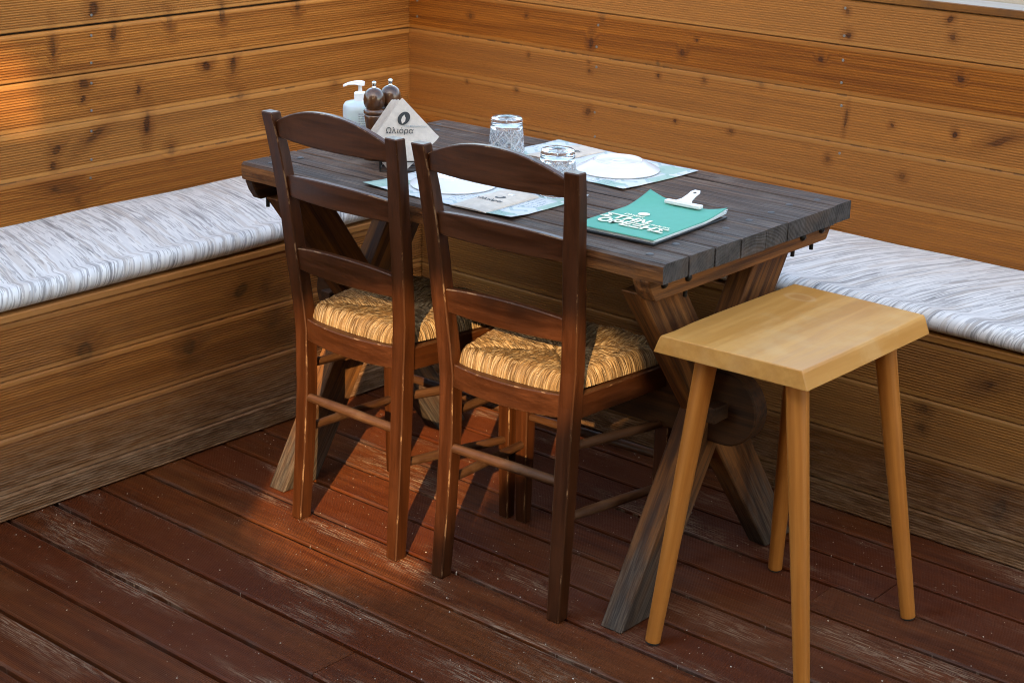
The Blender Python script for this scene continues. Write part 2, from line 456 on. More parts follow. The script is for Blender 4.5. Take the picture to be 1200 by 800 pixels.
cushion('bench_cushion', 'white cushion printed with bolder dark strokes, behind the light wooden stool', lambda s, o, z: (s, -o, z), A_L + .03, XMAX, B_R, m_cu_r)

# ------------------------------------------------------------------ deck and ground
def deck_mat():
    k = NT('red_brown_deck_paint', .48, .15)
    P = k.sep(k.pos()); x, y = P[0], P[1]
    bid = k.attr('bid', 2); off = k.math('MULTIPLY', bid, 13.7)
    xo = k.math('ADD', x, off)
    g1 = k.noise(k.comb(k.math('MULTIPLY', xo, 2.2), k.math('MULTIPLY', y, 45), bid), 1, 4, .6)
    g2 = k.noise(k.comb(k.math('MULTIPLY', xo, 12), k.math('MULTIPLY', y, 260), bid), 1, 3, .65)
    big = k.noise(k.comb(xo, k.math('MULTIPLY', y, 2.5), bid), 2.1, 4, .6)
    c = k.mix(k.rng(g1, .3, .7), (.058, .0125, .0035), (.135, .033, .0085))
    c = k.mix(k.rng(big, .35, .7, 0, .6), c, (.15, .048, .014))
    c = k.mix(k.rng(g2, .45, .8, 0, .5), c, (.030, .009, .004))
    rnd = k.noise(k.comb(off, 1.7, 0), 1, 0, 0)
    c = k.mix(k.rng(rnd, .35, .65, 0, .7), c, (.085, .018, .006))
    # paint rubbed grey along the smooth edges of each board
    fr = k.math('FRACT', k.math('DIVIDE', k.math('ADD', y, 1.7165), .11837))
    ed = k.rng(k.math('ABSOLUTE', k.math('SUBTRACT', fr, .5)), .38, .47)
    wn = k.noise(k.comb(k.math('MULTIPLY', xo, 3), k.math('MULTIPLY', y, 20), 3), 1, 5, .7)
    c = k.mix(k.math('MULTIPLY', k.math('MULTIPLY', ed, k.rng(wn, .45, .68)), .6), c, (.085, .062, .048))
    # pale scuffs along the grain, in patches
    patch = k.noise(k.comb(k.math('MULTIPLY', xo, 1.6), k.math('MULTIPLY', y, 6), 8), 1, 3, .55)
    scr = k.noise(k.comb(k.math('MULTIPLY', xo, 18), k.math('MULTIPLY', y, 330), 5), 1, 4, .7)
    pm = k.rng(patch, .54, .70)
    for (px, py, sx, sy) in ((1.19, -1.50, .26, .030), (1.60, -1.36, .22, .028), (1.30, -1.50, .20, .02), (.92, -1.72, .2, .04), (1.04, -1.28, .14, .025), (2.25, -.92, .15, .03)):
        dd = k.vmath('LENGTH', k.vmath('DIVIDE', k.vmath('SUBTRACT', k.comb(x, y, 0), (px, py, 0)), (sx, sy, 1)), out=1)
        pm = k.math('MAXIMUM', pm, k.rng(dd, 1.2, .1))
    sm = k.math('MULTIPLY', k.rng(scr, .47, .60), pm)
    c = k.mix(k.math('MULTIPLY', sm, .75), c, (.30, .20, .13))
    sc2 = k.rng(k.noise(k.comb(k.math('MULTIPLY', xo, 55), k.math('MULTIPLY', y, 170), 2), 1, 3, .7), .625, .70)
    c = k.mix(k.math('MULTIPLY', sc2, k.rng(wn, .46, .66, .0, .5)), c, (.34, .25, .18))
    dust = k.noise(k.comb(x, y, 0), 26, 6, .75)
    c = k.mix(k.rng(dust, .5, .78, 0, .12), c, (.16, .11, .08))
    # crumbs and grit
    for sc, th, cl in ((48, .10, (.60, .54, .46)), (110, .15, (.40, .32, .25))):
        vo = k.t.nodes.new('ShaderNodeTexVoronoi'); vo.inputs['Scale'].default_value = sc
        k.set(vo.inputs['Vector'], k.comb(x, y, 0.0))
        pick = k.math('GREATER_THAN', k.sep(vo.outputs['Color'])[0], .86)
        c = k.mix(k.math('MULTIPLY', k.rng(vo.outputs['Distance'], th, th * .6), pick), c, cl)
    k.base(c)
    k.set(k.b.inputs['Roughness'], k.rng(k.math('ADD', wn, k.math('MULTIPLY', sm, .6)), .3, .9, .36, .66))
    k.bump(k.math('ADD', g2, k.math('MULTIPLY', sc2, .8)), .0006, .6)
    return k.m
m_deck = deck_mat()
mb = MB()
x0, x1 = A_L - .10, 6.5
i = 0
y = -1.7165 - .11837 * 42
while y < -.2:
    h = .11837
    # boards are butted end to end here and there
    cuts = [x0 - .02] + sorted(random.uniform(1.3, 5.5) for _ in range(1)) + [x1]
    if abs(y + .7695) < .06: cuts = [x0 - .02, 2.02, x1]
    if abs(y + .8879) < .06: cuts = [x0 - .02, 1.93, x1]
    for q, (a, b) in enumerate(zip(cuts, cuts[1:])):
        ribs = 24 if h > .11 else int(24 * h / .118)
        pr = board_profile(h, .0105 if h > .03 else .006, max(ribs, 3), .0011, .0025, random.choice((.006, .007, .009)))
        vs, fs = [], []
        dz = random.uniform(-.0008, 0)
        xs = [a + .0008, b - .0008]
        for xx in xs:
            for (o, u) in pr: vs.append((xx, y + u, (o if o > -.012 else -.048) + dz))
        m = len(pr)
        for j in range(m - 1): fs.append((j, j + 1, m + j + 1, m + j))
        fs.append(tuple(range(m))); fs.append(tuple(range(2 * m - 1, m - 1, -1)))
        mb.raw(vs, fs, fid=i * .613 + q * 5.1)
    y += .11837; i += 1
tag(mb.build('deck', m_deck), None, None, kind='structure')
k = NT('pale_paving', .8, .3)
pv = k.pos(); n1 = k.noise(pv, 1.3, 5, .6); n2 = k.noise(pv, 40, 4, .7)
k.base(k.mix(k.rng(n1, .3, .7), k.mix(n2, (.075, .062, .045), (.12, .10, .072)), (.06, .055, .035))); k.bump(n2, .003)
mb = MB(); mb.raw([(-400, -400, -.14), (400, -400, -.14), (400, 400, -.14), (-400, 400, -.14)], [(0, 1, 2, 3)])
tag(mb.build('ground', k.m), None, None, kind='structure')

# ------------------------------------------------------------------ table
kk = wood_mat('weathered_table_top', (.130, .070, .043), (.028, .014, .009), .58, 1.6, 60, .14, .002, .6, (.19, .14, .11)); k = kk
g = k.sep(k.attr('gr'))
st1 = k.noise(k.comb(k.math('MULTIPLY', g[0], 4), k.math('MULTIPLY', g[1], 150), k.math('MULTIPLY', g[2], 150)), 1, 5, .7)
pt1 = k.noise(k.comb(k.math('MULTIPLY', g[0], 3), k.math('MULTIPLY', g[1], 10), 0), 1, 3, .6)
c = k.mix(k.math('MULTIPLY', k.rng(st1, .50, .64), k.rng(pt1, .42, .66, .15, .85)), k.c, (.215, .138, .095))
c = k.mix(k.math('MULTIPLY', k.rng(st1, .44, .33), .85), c, (.012, .008, .006))
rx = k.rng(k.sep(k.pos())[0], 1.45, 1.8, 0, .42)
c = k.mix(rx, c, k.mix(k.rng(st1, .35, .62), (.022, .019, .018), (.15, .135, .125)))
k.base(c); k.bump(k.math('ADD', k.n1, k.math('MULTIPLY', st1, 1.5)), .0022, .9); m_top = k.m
kk = wood_mat('table_edge_timber', (.27, .105, .032), (.06, .022, .008), .6, 3, 80, .2, .0016, .55, (.05, .025, .015)); m_edge = kk.m
kk = wood_mat('table_leg_timber', (.25, .095, .026), (.045, .016, .006), .6, 2.5, 60, .2, .0010, .6, (.045, .022, .012))
k = kk; P = k.sep(k.pos())     # feet weathered grey towards the deck
gn = k.noise(k.pos(), 14, 5, .7)
fz = k.rng(k.math('ADD', P[2], k.math('MULTIPLY', k.math('SUBTRACT', gn, .5), .30)), .28, .04)
gfi = k.noise(k.comb(k.math('MULTIPLY', k.sep(k.attr('gr'))[0], 8), k.math('MULTIPLY', k.sep(k.attr('gr'))[1], 260), k.math('MULTIPLY', k.sep(k.attr('gr'))[2], 260)), 1, 3, .7)
k.base(k.mix(k.math('MULTIPLY', fz, .85), k.c, k.mix(k.rng(gfi, .35, .7), (.028, .022, .017), (.105, .084, .064)))); m_leg = k.m
k = NT('end_grain_gap_shade', .7, .3)
g = k.sep(k.attr('gr')); n1 = k.noise(k.vmath('MULTIPLY', k.pos(), (60, 60, 45)), 1, 5, .7); n2 = k.noise(k.pos(), 13, 3, .5)
rings = k.math('SINE', k.math('MULTIPLY', k.vmath('LENGTH', k.vmath('ADD', k.vmath('SUBTRACT', k.pos(), (1.8, -.95, .55)), k.vmath('MULTIPLY', k.noise(k.pos(), 9, 2, .5, out=1), (.05, .05, .05))), out=1), 900))
c = k.mix(k.rng(n1, .3, .7), (.024, .022, .021), (.075, .068, .063)); c = k.mix(k.rng(rings, -.2, 1, 0, .3), c, (.05, .046, .045))
c = k.mix(k.rng(n2, .5, .72, 0, .4), c, (.14, .09, .06)); k.base(c); k.bump(k.math('ADD', n1, k.math('MULTIPLY', rings, .2)), .0015)
m_end = k.m
k = NT('black_iron', .45); k.base((.02, .019, .018)); k.inp('Metallic', .7); m_iron = k.m
k = NT('dulled_steel', .55); k.base((.11, .105, .105)); k.inp('Metallic', .85); m_dull = k.m

kk = wood_mat('dark_rail_timber', (.085, .034, .012), (.022, .010, .005), .6, 2.5, 60, .2, .001, .6, (.03, .016, .01)); m_rail = kk.m  # darker timber for the rail, wedges and far batten
TX0, TX1, TY0, TY1 = .706, 1.809, -1.243, -.608
table = thing('trestle_table', 'dark weathered plank trestle table on crossed legs, laid with white placemats', 'table', ((TX0 + TX1) / 2, (TY0 + TY1) / 2, 0))
TO = table.location.copy()
mb = MB()
bounds = [TY0, -1.165, -1.086, -1.006, -.922, -.846, -.672, TY1]
for i, (a, b) in enumerate(zip(bounds, bounds[1:])):
    gp = (.0, .004, .0035, .0018, .0045, .0028, .004, 0)[i] / 2; gq = (.004, .0035, .0018, .0045, .0028, .004, 0, 0)[i] / 2
    dx0, dx1 = random.uniform(-.004, .004), random.uniform(-.0035, .002)
    dz = random.uniform(-.0012, .0006)
    nseg = 60
    secs = []
    for j in range(nseg + 1):
        t = j / nseg; x = TX0 + dx0 + (TX1 + dx1 - TX0 - dx0) * t
        wob = noise.noise((x * 7, i * 3.1, 0)) * .0014; wob2 = noise.noise((x * 14, i * 3.1, 5)) * (.003 if i == 0 else .0012)
        wob3 = noise.noise((x * 24, i * 2.1, 9)) * (.003 if i == 0 else 0)
        zt, zb_ = TT + dz + wob * .5, TT - .037
        y0, y1 = a + gp + wob2, b - gq + wob
        if i == 0:      # ragged front edge
            secs.append([(x, y0 + .002 + wob3, zb_), (x, y1, zb_), (x, y1, zt - .002), (x, y1 - .002, zt), (x, y0 + .006, zt), (x, y0 + .001 - wob3 * .6, zt - .005), (x, y0 - wob3, zt - .016)])
        else:
            secs.append([(x, y0, zb_), (x, y1, zb_), (x, y1, zt - .002), (x, y1 - .002, zt), (x, y0 + .002, zt), (x, y0, zt - .002), (x, y0, zt - .016)])
    if i == 5: pass
    bm = bm_loft(secs); bm.normal_update()
    for f in bm.faces:
        n = f.normal
        f.material_index = 2 if abs(n.x) > .7 else ((1 if i == 0 and n.y < -.3 else 2) if n.z < .3 else 0)  # inner plank sides share the dark end tone, painting the gap shade
    mb.add(bm, (1, 0, 0))
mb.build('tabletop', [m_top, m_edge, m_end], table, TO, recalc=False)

def tpart(bm, name, axis, mats=None, bev=.0025, parent=None):
    bm = bevel(bm, bev, 1, False) if bev else bm
    return one(bm, name, mats or [m_leg, m_leg], parent or table, TO, axis)

zt = TT - .0375
for sgn, xa, xb in ((1, 1.739, 1.776), (-1, .716, .740)):
    poly = [(-1.241, zt), (-1.232, zt - .022), (-1.218, zt - .043), (-.640, zt - .043), (-.624, zt - .015), (-.618, zt)]
    tpart(bm_prism(poly, 'x', xa, xb), 'end_batten', (0, 1, 0), [m_edge if sgn > 0 else m_rail] * 2)
    lx0, lx1 = (1.687, 1.737) if sgn > 0 else (.741, .791)
        # crossed legs, halved together
    poly1 = [(-1.222, .0), (-1.118, .0), (-.700, .6685), (-.826, .6685)]
    poly2 = [(-1.208, .6685), (-1.078, .6685), (-.612, .0), (-.712, .0)]
    tpart(bm_prism(poly1, 'x', lx0, lx1), 'leg', (0, .55, .83))
    tpart(bm_prism(poly2, 'x', lx0 + .003, lx1 - .003), 'leg', (0, -.57, .82))
# long rail through the crossings with rounded tenon ends
zc, rr, hy = .392, .074, .021
yc = -.946
rail = [(1.768 + rr * math.cos(a), zc + rr * math.sin(a)) for a in [R(-90 + 9 * i) for i in range(21)]]
rail += [(.708 - rr * math.cos(a), zc + rr * math.sin(a)) for a in [R(90 - 9 * i) for i in range(21)]]
stretch = tpart(bm_prism(rail, 'y', yc - hy, yc + hy), 'stretcher', (1, 0, 0), [m_rail, m_rail], .003)
for x in (1.765, .712):
    tpart(bm_loft([[(x - .015, y, zc - .016 + d), (x + .015, y, zc - .016 + d), (x + .015, y, zc + .016 - d), (x - .015, y, zc + .016 - d)] for y, d in ((-1.012, 0), (-.885, .004))]), 'wedge', (0, 1, 0), [m_rail] * 2, .002)
def bolt(c, d, r=.008, h=.006, mat=None, tail=0):
    bm = bm_lathe([(0, 0), (r, 0), (r * .92, h * .5), (r * .55, h * .9), (0, h)], 14)
    z = Vector((0, 0, 1)).rotation_difference(Vector(d)).to_matrix().to_4x4()
    bm.transform(Matrix.Translation(c) @ z)
    one(bm, 'bolt', mat or m_iron, table, TO, smooth=True)
for y, z in ((-1.195, .694), (-1.122, .691), (-.735, .689), (-.665, .691)):
    bolt((1.7755, y, z), (1, 0, 0), .0085, .008)
for x, y in ((1.738, -.729), (1.745, -.805), (1.747, -.885), (1.757, -.655), (.763, -1.205), (.769, -1.129), (.735, -.66), (.775, -.708), (1.75, -1.205), (1.745, -1.12), (1.748, -.965), (.765, -.88)):
    bolt((x, y, TT - .0006), (0, 0, 1), .0075, .0022, m_dull)
for x, y in ((1.757, -.735), (1.757, -.665), (1.757, -1.10), (.742, -1.2), (.742, -1.12)):
    one(bm_tube((x, y, zt - .041 + .002), (x, y, zt - .062), .0042, .0042, 10), 'bolt_tail', m_iron, table, TO)

# ------------------------------------------------------------------ chairs
kk = wood_mat('dark_brown_lacquer', (.078, .0215, .0058), (.036, .0098, .003), .36, 3, 70, .32, .00025, .35, (.018, .006, .003)); m_ch = kk.m
m_rung = wood_mat('worn_rung_lacquer', (.115, .048, .020), (.045, .016, .006), .5, 4, 50, .25, .0003, .5, (.15, .085, .045)).m
k = NT('rubbed_lacquer_edge', .5, .25)
g = k.attr('gr'); n1 = k.noise(k.vmath('MULTIPLY', g, (16, 40, 40)), 1, 6, .75)
k.base(k.mix(k.rng(n1, .52, .60), (.058, .019, .006), (.22, .12, .06))); m_che = k.m
k = NT('rush_straw', .6, .2)
g = k.sep(k.attr('gr'))
wob = k.noise(k.comb(k.math('MULTIPLY', g[0], 30), k.math('MULTIPLY', g[1], 60), g[2]), 1, 3, .6)
def straw(a, b, sl, seed):
    v = k.t.nodes.new('ShaderNodeTexVoronoi'); v.inputs['Scale'].default_value = 1.0
    gx = k.math('ADD', g[1], k.math('ADD', k.math('MULTIPLY', g[0], sl), k.math('MULTIPLY', wob, .006)))
    k.set(v.inputs['Vector'], k.comb(k.math('MULTIPLY', gx, a), k.math('MULTIPLY', g[0], b), k.math('ADD', g[2], seed)))
    return k.sep(v.outputs['Color']), v.outputs['Distance']
(a1, a2, a3), ad = straw(430, 26, .10, .2)
(b1, b2, b3), bd_ = straw(760, 55, -.16, 7.7)
f3 = k.noise(k.comb(k.math('MULTIPLY', g[0], 9), k.math('MULTIPLY', g[1], 14), g[2]), 1, 4, .6)
c = k.mix(a1, (.135, .068, .025), (.36, .22, .10))
c = k.mix(k.math('MULTIPLY', k.math('GREATER_THAN', b1, .72), .6), c, (.50, .36, .21))
c = k.mix(k.math('MULTIPLY', k.math('GREATER_THAN', b2, .84), .6), c, (.06, .03, .012))
c = k.mix(k.rng(f3, .48, .70, 0, .55), c, (.20, .105, .045))
k.base(c); k.bump(k.math('ADD', k.math('MULTIPLY', ad, -1.2), a2), .0020, .9); m_rush = k.m

# profile of the back posts in chair space (x half width inside, y of the back face, z, width, depth)
POST = [(.1305, -.024, 0, .029, .031), (.1265, -.012, .15, .032, .032), (.124, -.003, .30, .034, .032), (.1255, .0, .43, .035, .032), (.1315, -.003, .50, .035, .031),
        (.137, -.011, .58, .035, .030), (.1405, -.018, .66, .035, .029), (.1445, -.027, .735, .035, .028), (.1505, -.035, .80, .034, .027), (.1555, -.043, .85, .033, .026), (.159, -.050, .886, .032, .026)]
def post_at(z):
    for a, b in zip(POST, POST[1:]):
        if a[2] <= z <= b[2]:
            t = (z - a[2]) / (b[2] - a[2]); return [p + (q - p) * t for p, q in zip(a, b)]
    return list(POST[-1])

def rush_mesh():
    N = 300; hw0, hw1 = .1315, .181; y0, y1 = .013, .318; zb = .4515; H = .031
    vs, gs, fs = [], [], []
    for j in range(N + 1):
        for i in range(N + 1):
            a = -1 + 2 * i / N; b = -1 + 2 * j / N
            # finer at the rim
            a = math.copysign(1 - (1 - abs(a)) ** 1.35, a); b = math.copysign(1 - (1 - abs(b)) ** 1.35, b)
            aa = a * (1 - .07 * abs(b) ** 7); bb = b * (1 - .06 * abs(a) ** 7)
            t = (bb + 1) / 2; hw = hw0 + (hw1 - hw0) * t
            x, y = aa * hw, y0 + (y1 - y0) * t
            y -= .006 * (1 - a * a) * (1 if b < 0 else -1) * abs(b) ** 3
            r = max(abs(a), abs(b)); e = 1 - r
            tt = min(e / .13, 1); up = math.sqrt(max(0, 1 - (1 - tt) ** 2))
            d = abs(abs(a) - abs(b))
            fr = abs(b) > abs(a)
            idx = (a if fr else b); along = (b if fr else a)
            jit = noise.noise((idx * 14, along * 2.2, 3.0 if fr else 8.0)) * .9
            nc = 27
            ph = idx * nc + jit
            ridge = abs(math.cos(PI * ph))
            lump = noise.noise((x * 38, y * 38, 1.0)) * .003 + noise.noise((x * 12, y * 12, 4.0)) * .004
            dip = .013 * max(0, 1 - r / .9) + .0065 * math.exp(-(d / .055) ** 2) * min(1, e / .2 + .2)
            rd = (.0036 * ridge + .0022 * noise.noise((ph * 1.7, along * 9, 6.0))) * (1.0 if e > .03 else .4)
            z = zb + (H + lump) * up - dip * min(1, e / .12) + rd * (.5 + .5 * up)
            k_out = .0042 * ridge * (1 - up)
            x += math.copysign(k_out, a) if not fr else 0
            y += math.copysign(k_out, b) if fr else 0
            vs.append((x, y, z)); gs.append((along * .18, idx * .18, 0.0 if fr else 4.0))
    for j in range(N):
        for i in range(N):
            q = j * (N + 1) + i; fs.append((q, q + 1, q + N + 2, q + N + 1))
    return vs, gs, fs

def make_chair(name, label, group):
    t = thing(name, label, 'chair', (0, 0, 0), group)
    mats = [m_ch, m_che]
    for s in (-1, 1):
        secs = []
        for (xi, yb, z, w, d) in POST:
            a, b = s * xi, s * (xi + w)
            secs.append([(a, yb, z), (b, yb, z), (b, yb + d, z), (a, yb + d, z)])
        one(bevel(bm_loft(secs), .0022, 1, minang=40), 'back_post', mats, t, axis=(0, 0, 1))
        cx = s * .174
        secs = [[(cx + dx * h, .302 + dy * h, z) for dx, dy in ((-1, -1), (1, -1), (1, 1), (-1, 1))] for z, h in ((0, .0125), (.2, .0155), (.452, .0165))]
        one(bevel(bm_loft(secs), .0022, 1, minang=40), 'front_leg', mats, t, axis=(0, 0, 1))
    def rail(name, zb, ztop, arch, bow, wave=0.0, n=18):
        secs = []
        for i in range(n + 1):
            u = -1 + 2 * i / n
            zm = (zb + ztop) / 2; P = post_at(zm); hw = P[0] + .006
            yc = P[1] + .007 - bow * (1 - u * u)
            lean = -.5 * (ztop - zb) * .12
            z0 = zb - wave * (1 - u * u) + wave * .6 * (1 - math.cos(2 * PI * u)) * 0; z1 = ztop + arch * (1 - abs(u) ** 2.1)
            secs.append([(u * hw, yc + .002, z0), (u * hw, yc + .016, z0), (u * hw, yc + .015 + lean, z1), (u * hw, yc + lean, z1)])
        return one(bevel(bm_loft(secs), .002, 1, minang=40), name, mats, t, axis=(1, 0, 0))
    rail('top_rail', .836, .867, .040, .016, .002)
    rail('back_slat', .713, .756, .009, .014)
    rail('back_slat', .557, .603, .012, .014)
    # seat frame
    secs = []
    for i in range(17):
        u = -1 + 2 * i / 16; yy = .004 - .020 * (1 - u * u)
        secs.append([(u * .128, yy, .405), (u * .128, yy + .020, .405), (u * .128, yy + .020, .452), (u * .128, yy, .452)])
    one(bevel(bm_loft(secs), .002, 1, minang=40), 'seat_rail', mats, t)
    for s in (-1, 1):
        secs = [[(s * (x - w), y, .402), (s * (x + w), y, .402), (s * (x + w), y, .4495), (s * (x - w), y, .4495)] for x, y, w in ((.147, .028, .009), (.176, .290, .009))]
        one(bevel(bm_loft(secs), .002, 1), 'seat_rail', mats, t, axis=(0, 1, 0))
    one(bevel(bm_box(-.160, .160, .291, .311, .402, .4495), .002, 1), 'seat_rail', mats, t)
    vs, gs, fs = rush_mesh()
    mb = MB(); mb.raw(vs, fs, smooth=True, gr=gs); mb.build('rush_seat', m_rush, t)
    def rung(p0, p1, r=.0098):
        p0, p1 = Vector(p0), Vector(p1)
        secs = []
        a = (p1 - p0).normalized(); u = a.orthogonal().normalized(); w = a.cross(u)
        for j in range(9):
            q = j / 8; c = p0.lerp(p1, q); rr = r * (.86 + .16 * math.sin(PI * q))
            secs.append([c + (u * math.cos(2 * PI * i / 16) + w * math.sin(2 * PI * i / 16)) * rr for i in range(16)])
        one(bm_loft(secs), 'stretcher', [m_rung], t, axis=a, smooth=True, sharp=50)
    rung((-.132, .006, .277), (.132, .006, .277), .0105)
    for s in (-1, 1):
        rung((s * .140, .022, .345), (s * .172, .292, .320))
        rung((s * .141, .014, .203), (s * .173, .292, .182))
    rung((-.166, .302, .245), (.166, .302, .245))
    return t
def dup(root, loc, rz, label):
    r = root.copy(); COL.objects.link(r); r.location = loc; r.rotation_euler = (0, 0, rz); r['label'] = label
    for ch in list(root.children):
        c = ch.copy(); COL.objects.link(c); c.parent = r
    return r
c1 = make_chair('ladder_back_chair', 'dark brown ladder-back chair with rush seat, farther from the wooden stool', 'rush seated chairs at the table')
c1.location = (1.055, -1.270, .0); c1.rotation_euler = (0, 0, R(-.6))
dup(c1, (1.464, -1.256, .0), R(3.0), 'dark brown ladder-back chair with rush seat, between the other chair and the wooden stool')

# ------------------------------------------------------------------ stool
kk = wood_mat('pale_alder', (.62, .315, .085), (.50, .225, .052), .42, 2, 30, .4, .00015, .18, (.30, .14, .045))
k = kk; P = k.pos()
q = k.vmath('DIVIDE', k.vmath('SUBTRACT', k.vmath('ADD', P, k.vmath('MULTIPLY', k.noise(P, 30, 2, .5, out=1), (.012, .012, 0))), (1.846, -.828, .60)), (.030, .020, 1))
l = k.vmath('LENGTH', q, out=1)
ring = k.math('MULTIPLY', k.rng(l, 1.25, .95), k.rng(l, .6, .95))
c = k.mix(k.math('MULTIPLY', ring, .3), k.c, (.62, .42, .25)); c = k.mix(k.rng(l, .8, .3, 0, .5), c, (.42, .19, .07))
bl = k.noise(P, 11, 4, .6); c = k.mix(k.rng(bl, .52, .72, 0, .4), c, (.62, .37, .15)); k.base(c); m_st = k.m
m_stl = wood_mat('pale_alder_leg', (.47, .175, .034), (.36, .118, .020), .42, 2.5, 90, .3, .0001, .2, (.28, .11, .03)).m
k = NT('black_rubber', .6); k.base((.012, .012, .012)); m_rub = k.m
stool = thing('wooden_stool', 'light wooden stool with a thick square seat and four round splayed legs', 'stool', (1.94, -.99, 0)); SO = stool.location.copy()
ST = .602
top_o = [(1.781, -1.203), (1.783, -1.165), (1.779, -1.10), (1.779, -1.02), (1.781, -.92), (1.785, -.765), (1.93, -.763), (2.063, -.766), (2.062, -.90), (2.061, -1.05), (2.058, -1.188), (1.93, -1.194)]
cen = Vector((1.922, -.98))
def inset(pts, d): 
    out = []
    for p in pts:
        v = Vector(p) - cen; out.append((p[0] + d * math.copysign(1, v.x) * (1 if abs(v.x) > .09 else 0), p[1] + .04 * d * math.copysign(1, v.y) * (1 if abs(v.y) > .15 else 0)))
    return out
bot = inset(top_o, .015)
bm = bm_loft([[(x, y, ST - .034) for x, y in bot], [(x, y, ST - .005) for x, y in inset(top_o, .0035)], [(x, y, ST) for x, y in top_o]])
bevel(bm, .0018, 2, False, minang=30)
one(bm, 'seat', [m_st, m_st], stool, SO, (0, 1, 0))
for (fx, fy), (tx, ty) in (((1.7995, -1.207), (1.838, -1.135)), ((1.805, -.790), (1.842, -.835)), ((2.108, -.791), (2.022, -.835)), ((2.106, -1.178), (2.022, -1.137))):
    dv = (Vector((tx, ty, ST - .0335)) - Vector((fx, fy, 0))).normalized()
    f0 = Vector((fx, fy, 0)) + dv * .005
    bm = bm_tube(f0, (tx, ty, ST - .0335), .0143, .0205, 28, 3)
    leg = one(bm, 'leg', [m_stl], stool, SO, dv, smooth=True, sharp=50)
    one(bm_tube((fx, fy, 0.0005), f0 + dv * .0006, .0122, .0122, 20), 'foot_pad', m_rub, leg, SO)

# ------------------------------------------------------------------ things on the table
def plain(name, col, rough=.5, spec=.5, **kw):
    k = NT(name, rough, spec); k.base(col)
    for a, b in kw.items(): k.inp(a.replace('_', ' '), b)
    return k.m
m_ink = plain('dark_ink', (.028, .035, .04), .6)
m_white_ink = plain('cream_ink', (.80, .79, .62), .6)
m_porc = plain('white_porcelain', (.72, .73, .74), .18, .5)
m_logo = plain('pale_leaf_ink', (.62, .57, .50), .6)

def paper(name, col, v=.06, sc=60):
    k = NT(name, .75, .25); o = k.objc(); n = k.noise(o, sc, 4, .7); n2 = k.noise(o, 400, 2, .6)
    k.base(k.mix(k.rng(n, .3, .7), [c * (1 - v) for c in col], [min(1, c * (1 + v)) for c in col])); k.bump(n2, .0002, .4)
    return k.m
m_kraft = paper('kraft_paper', (.58, .50, .42), .10)
m_napk = paper('recycled_napkin', (.60, .56, .52), .07, 120)

# placemats
def mat_print():
    k = NT('printed_placemat', .7, .25)
    o = k.sep(k.objc()); x, y = o[0], o[1]
    wh = (.58, .60, .60)
    zz = k.math('ABSOLUTE', k.math('SUBTRACT', k.math('FRACT', k.math('MULTIPLY', x, 26)), .5))
    row = k.math('FRACT', k.math('ADD', k.math('MULTIPLY', y, 30), zz))
    chev = k.rng(k.math('ABSOLUTE', k.math('SUBTRACT', row, .5)), .17, .11)
    end = k.math('ADD', k.rng(x, .095, .10), k.rng(x, -.125, -.13), clamp=True)
    band = k.math('ADD', k.rng(y, -.085, -.09), k.rng(y, .088, .092), clamp=True)
    zone = k.math('MAXIMUM', k.math('MULTIPLY', end, k.rng(k.noise(k.objc(), 17, 0, 0), .46, .50)), band)
    c = k.mix(k.math('MULTIPLY', k.math('MULTIPLY', chev, zone), .65), wh, (.27, .38, .37))
    sq = k.n('TexVoronoi', {'Vector': k.objc(), 'Scale': 15.0, 'Randomness': .35}, out=1, distance='CHEBYCHEV')
    pick = k.math('MULTIPLY', k.math('GREATER_THAN', k.sep(sq)[1], .74), end)
    c = k.mix(k.math('MULTIPLY', pick, .75), c, (.26, .42, .33))
    wr = k.noise(k.comb(k.math('MULTIPLY', x, 420), k.math('MULTIPLY', y, 120), 0), 1, 2, .5)
    ln = k.rng(k.math('ABSOLUTE', k.math('SUBTRACT', k.math('FRACT', k.math('MULTIPLY', y, 95)), .5)), .28, .20)
    tx = k.math('MULTIPLY', k.math('MULTIPLY', k.rng(wr, .47, .53), ln), k.rng(k.noise(k.objc(), 11, 1, .4), .55, .58))
    c = k.mix(k.math('MULTIPLY', tx, .7), c, (.10, .17, .24))
    k.base(c); return k.m
m_pm = mat_print()
def placemat(cx, cy, w, h, rz, label, lift):
    N, M = 40, 26; vs, fs = [], []
    for j in range(M + 1):
        for i in range(N + 1):
            u, v = i / N - .5, j / M - .5
            z = .0009 + lift * max(0, abs(u) + abs(v) - .78) * .02 + .0006 * (noise.noise((u * 5, v * 5, cx)) + .5)
            vs.append((u * w, v * h, z))
    for j in range(M):
        for i in range(N):
            q = j * (N + 1) + i; fs.append((q, q + 1, q + N + 2, q + N + 1))
    mb = MB(); mb.raw(vs, fs, smooth=True)
    o = mb.build('placemat', m_pm); o.location = (cx, cy, TT + .0004); o.rotation_euler = (0, 0, rz)
    so = o.modifiers.new('paper', 'SOLIDIFY'); so.thickness = .0004; so.offset = 1
    return tag(o, label, 'placemat', 'paper placemats on the table')
PM1 = (1.232, -1.086, .390, .237, R(.5)); PM2 = (1.2435, -.7345, .403, .245, R(-3.6))
placemat(*PM1, 'white printed paper placemat on the chair side, under the plate beside the chair backs', 1)
placemat(*PM2, 'white printed paper placemat along the wall side of the table, under the upturned plate', .5)
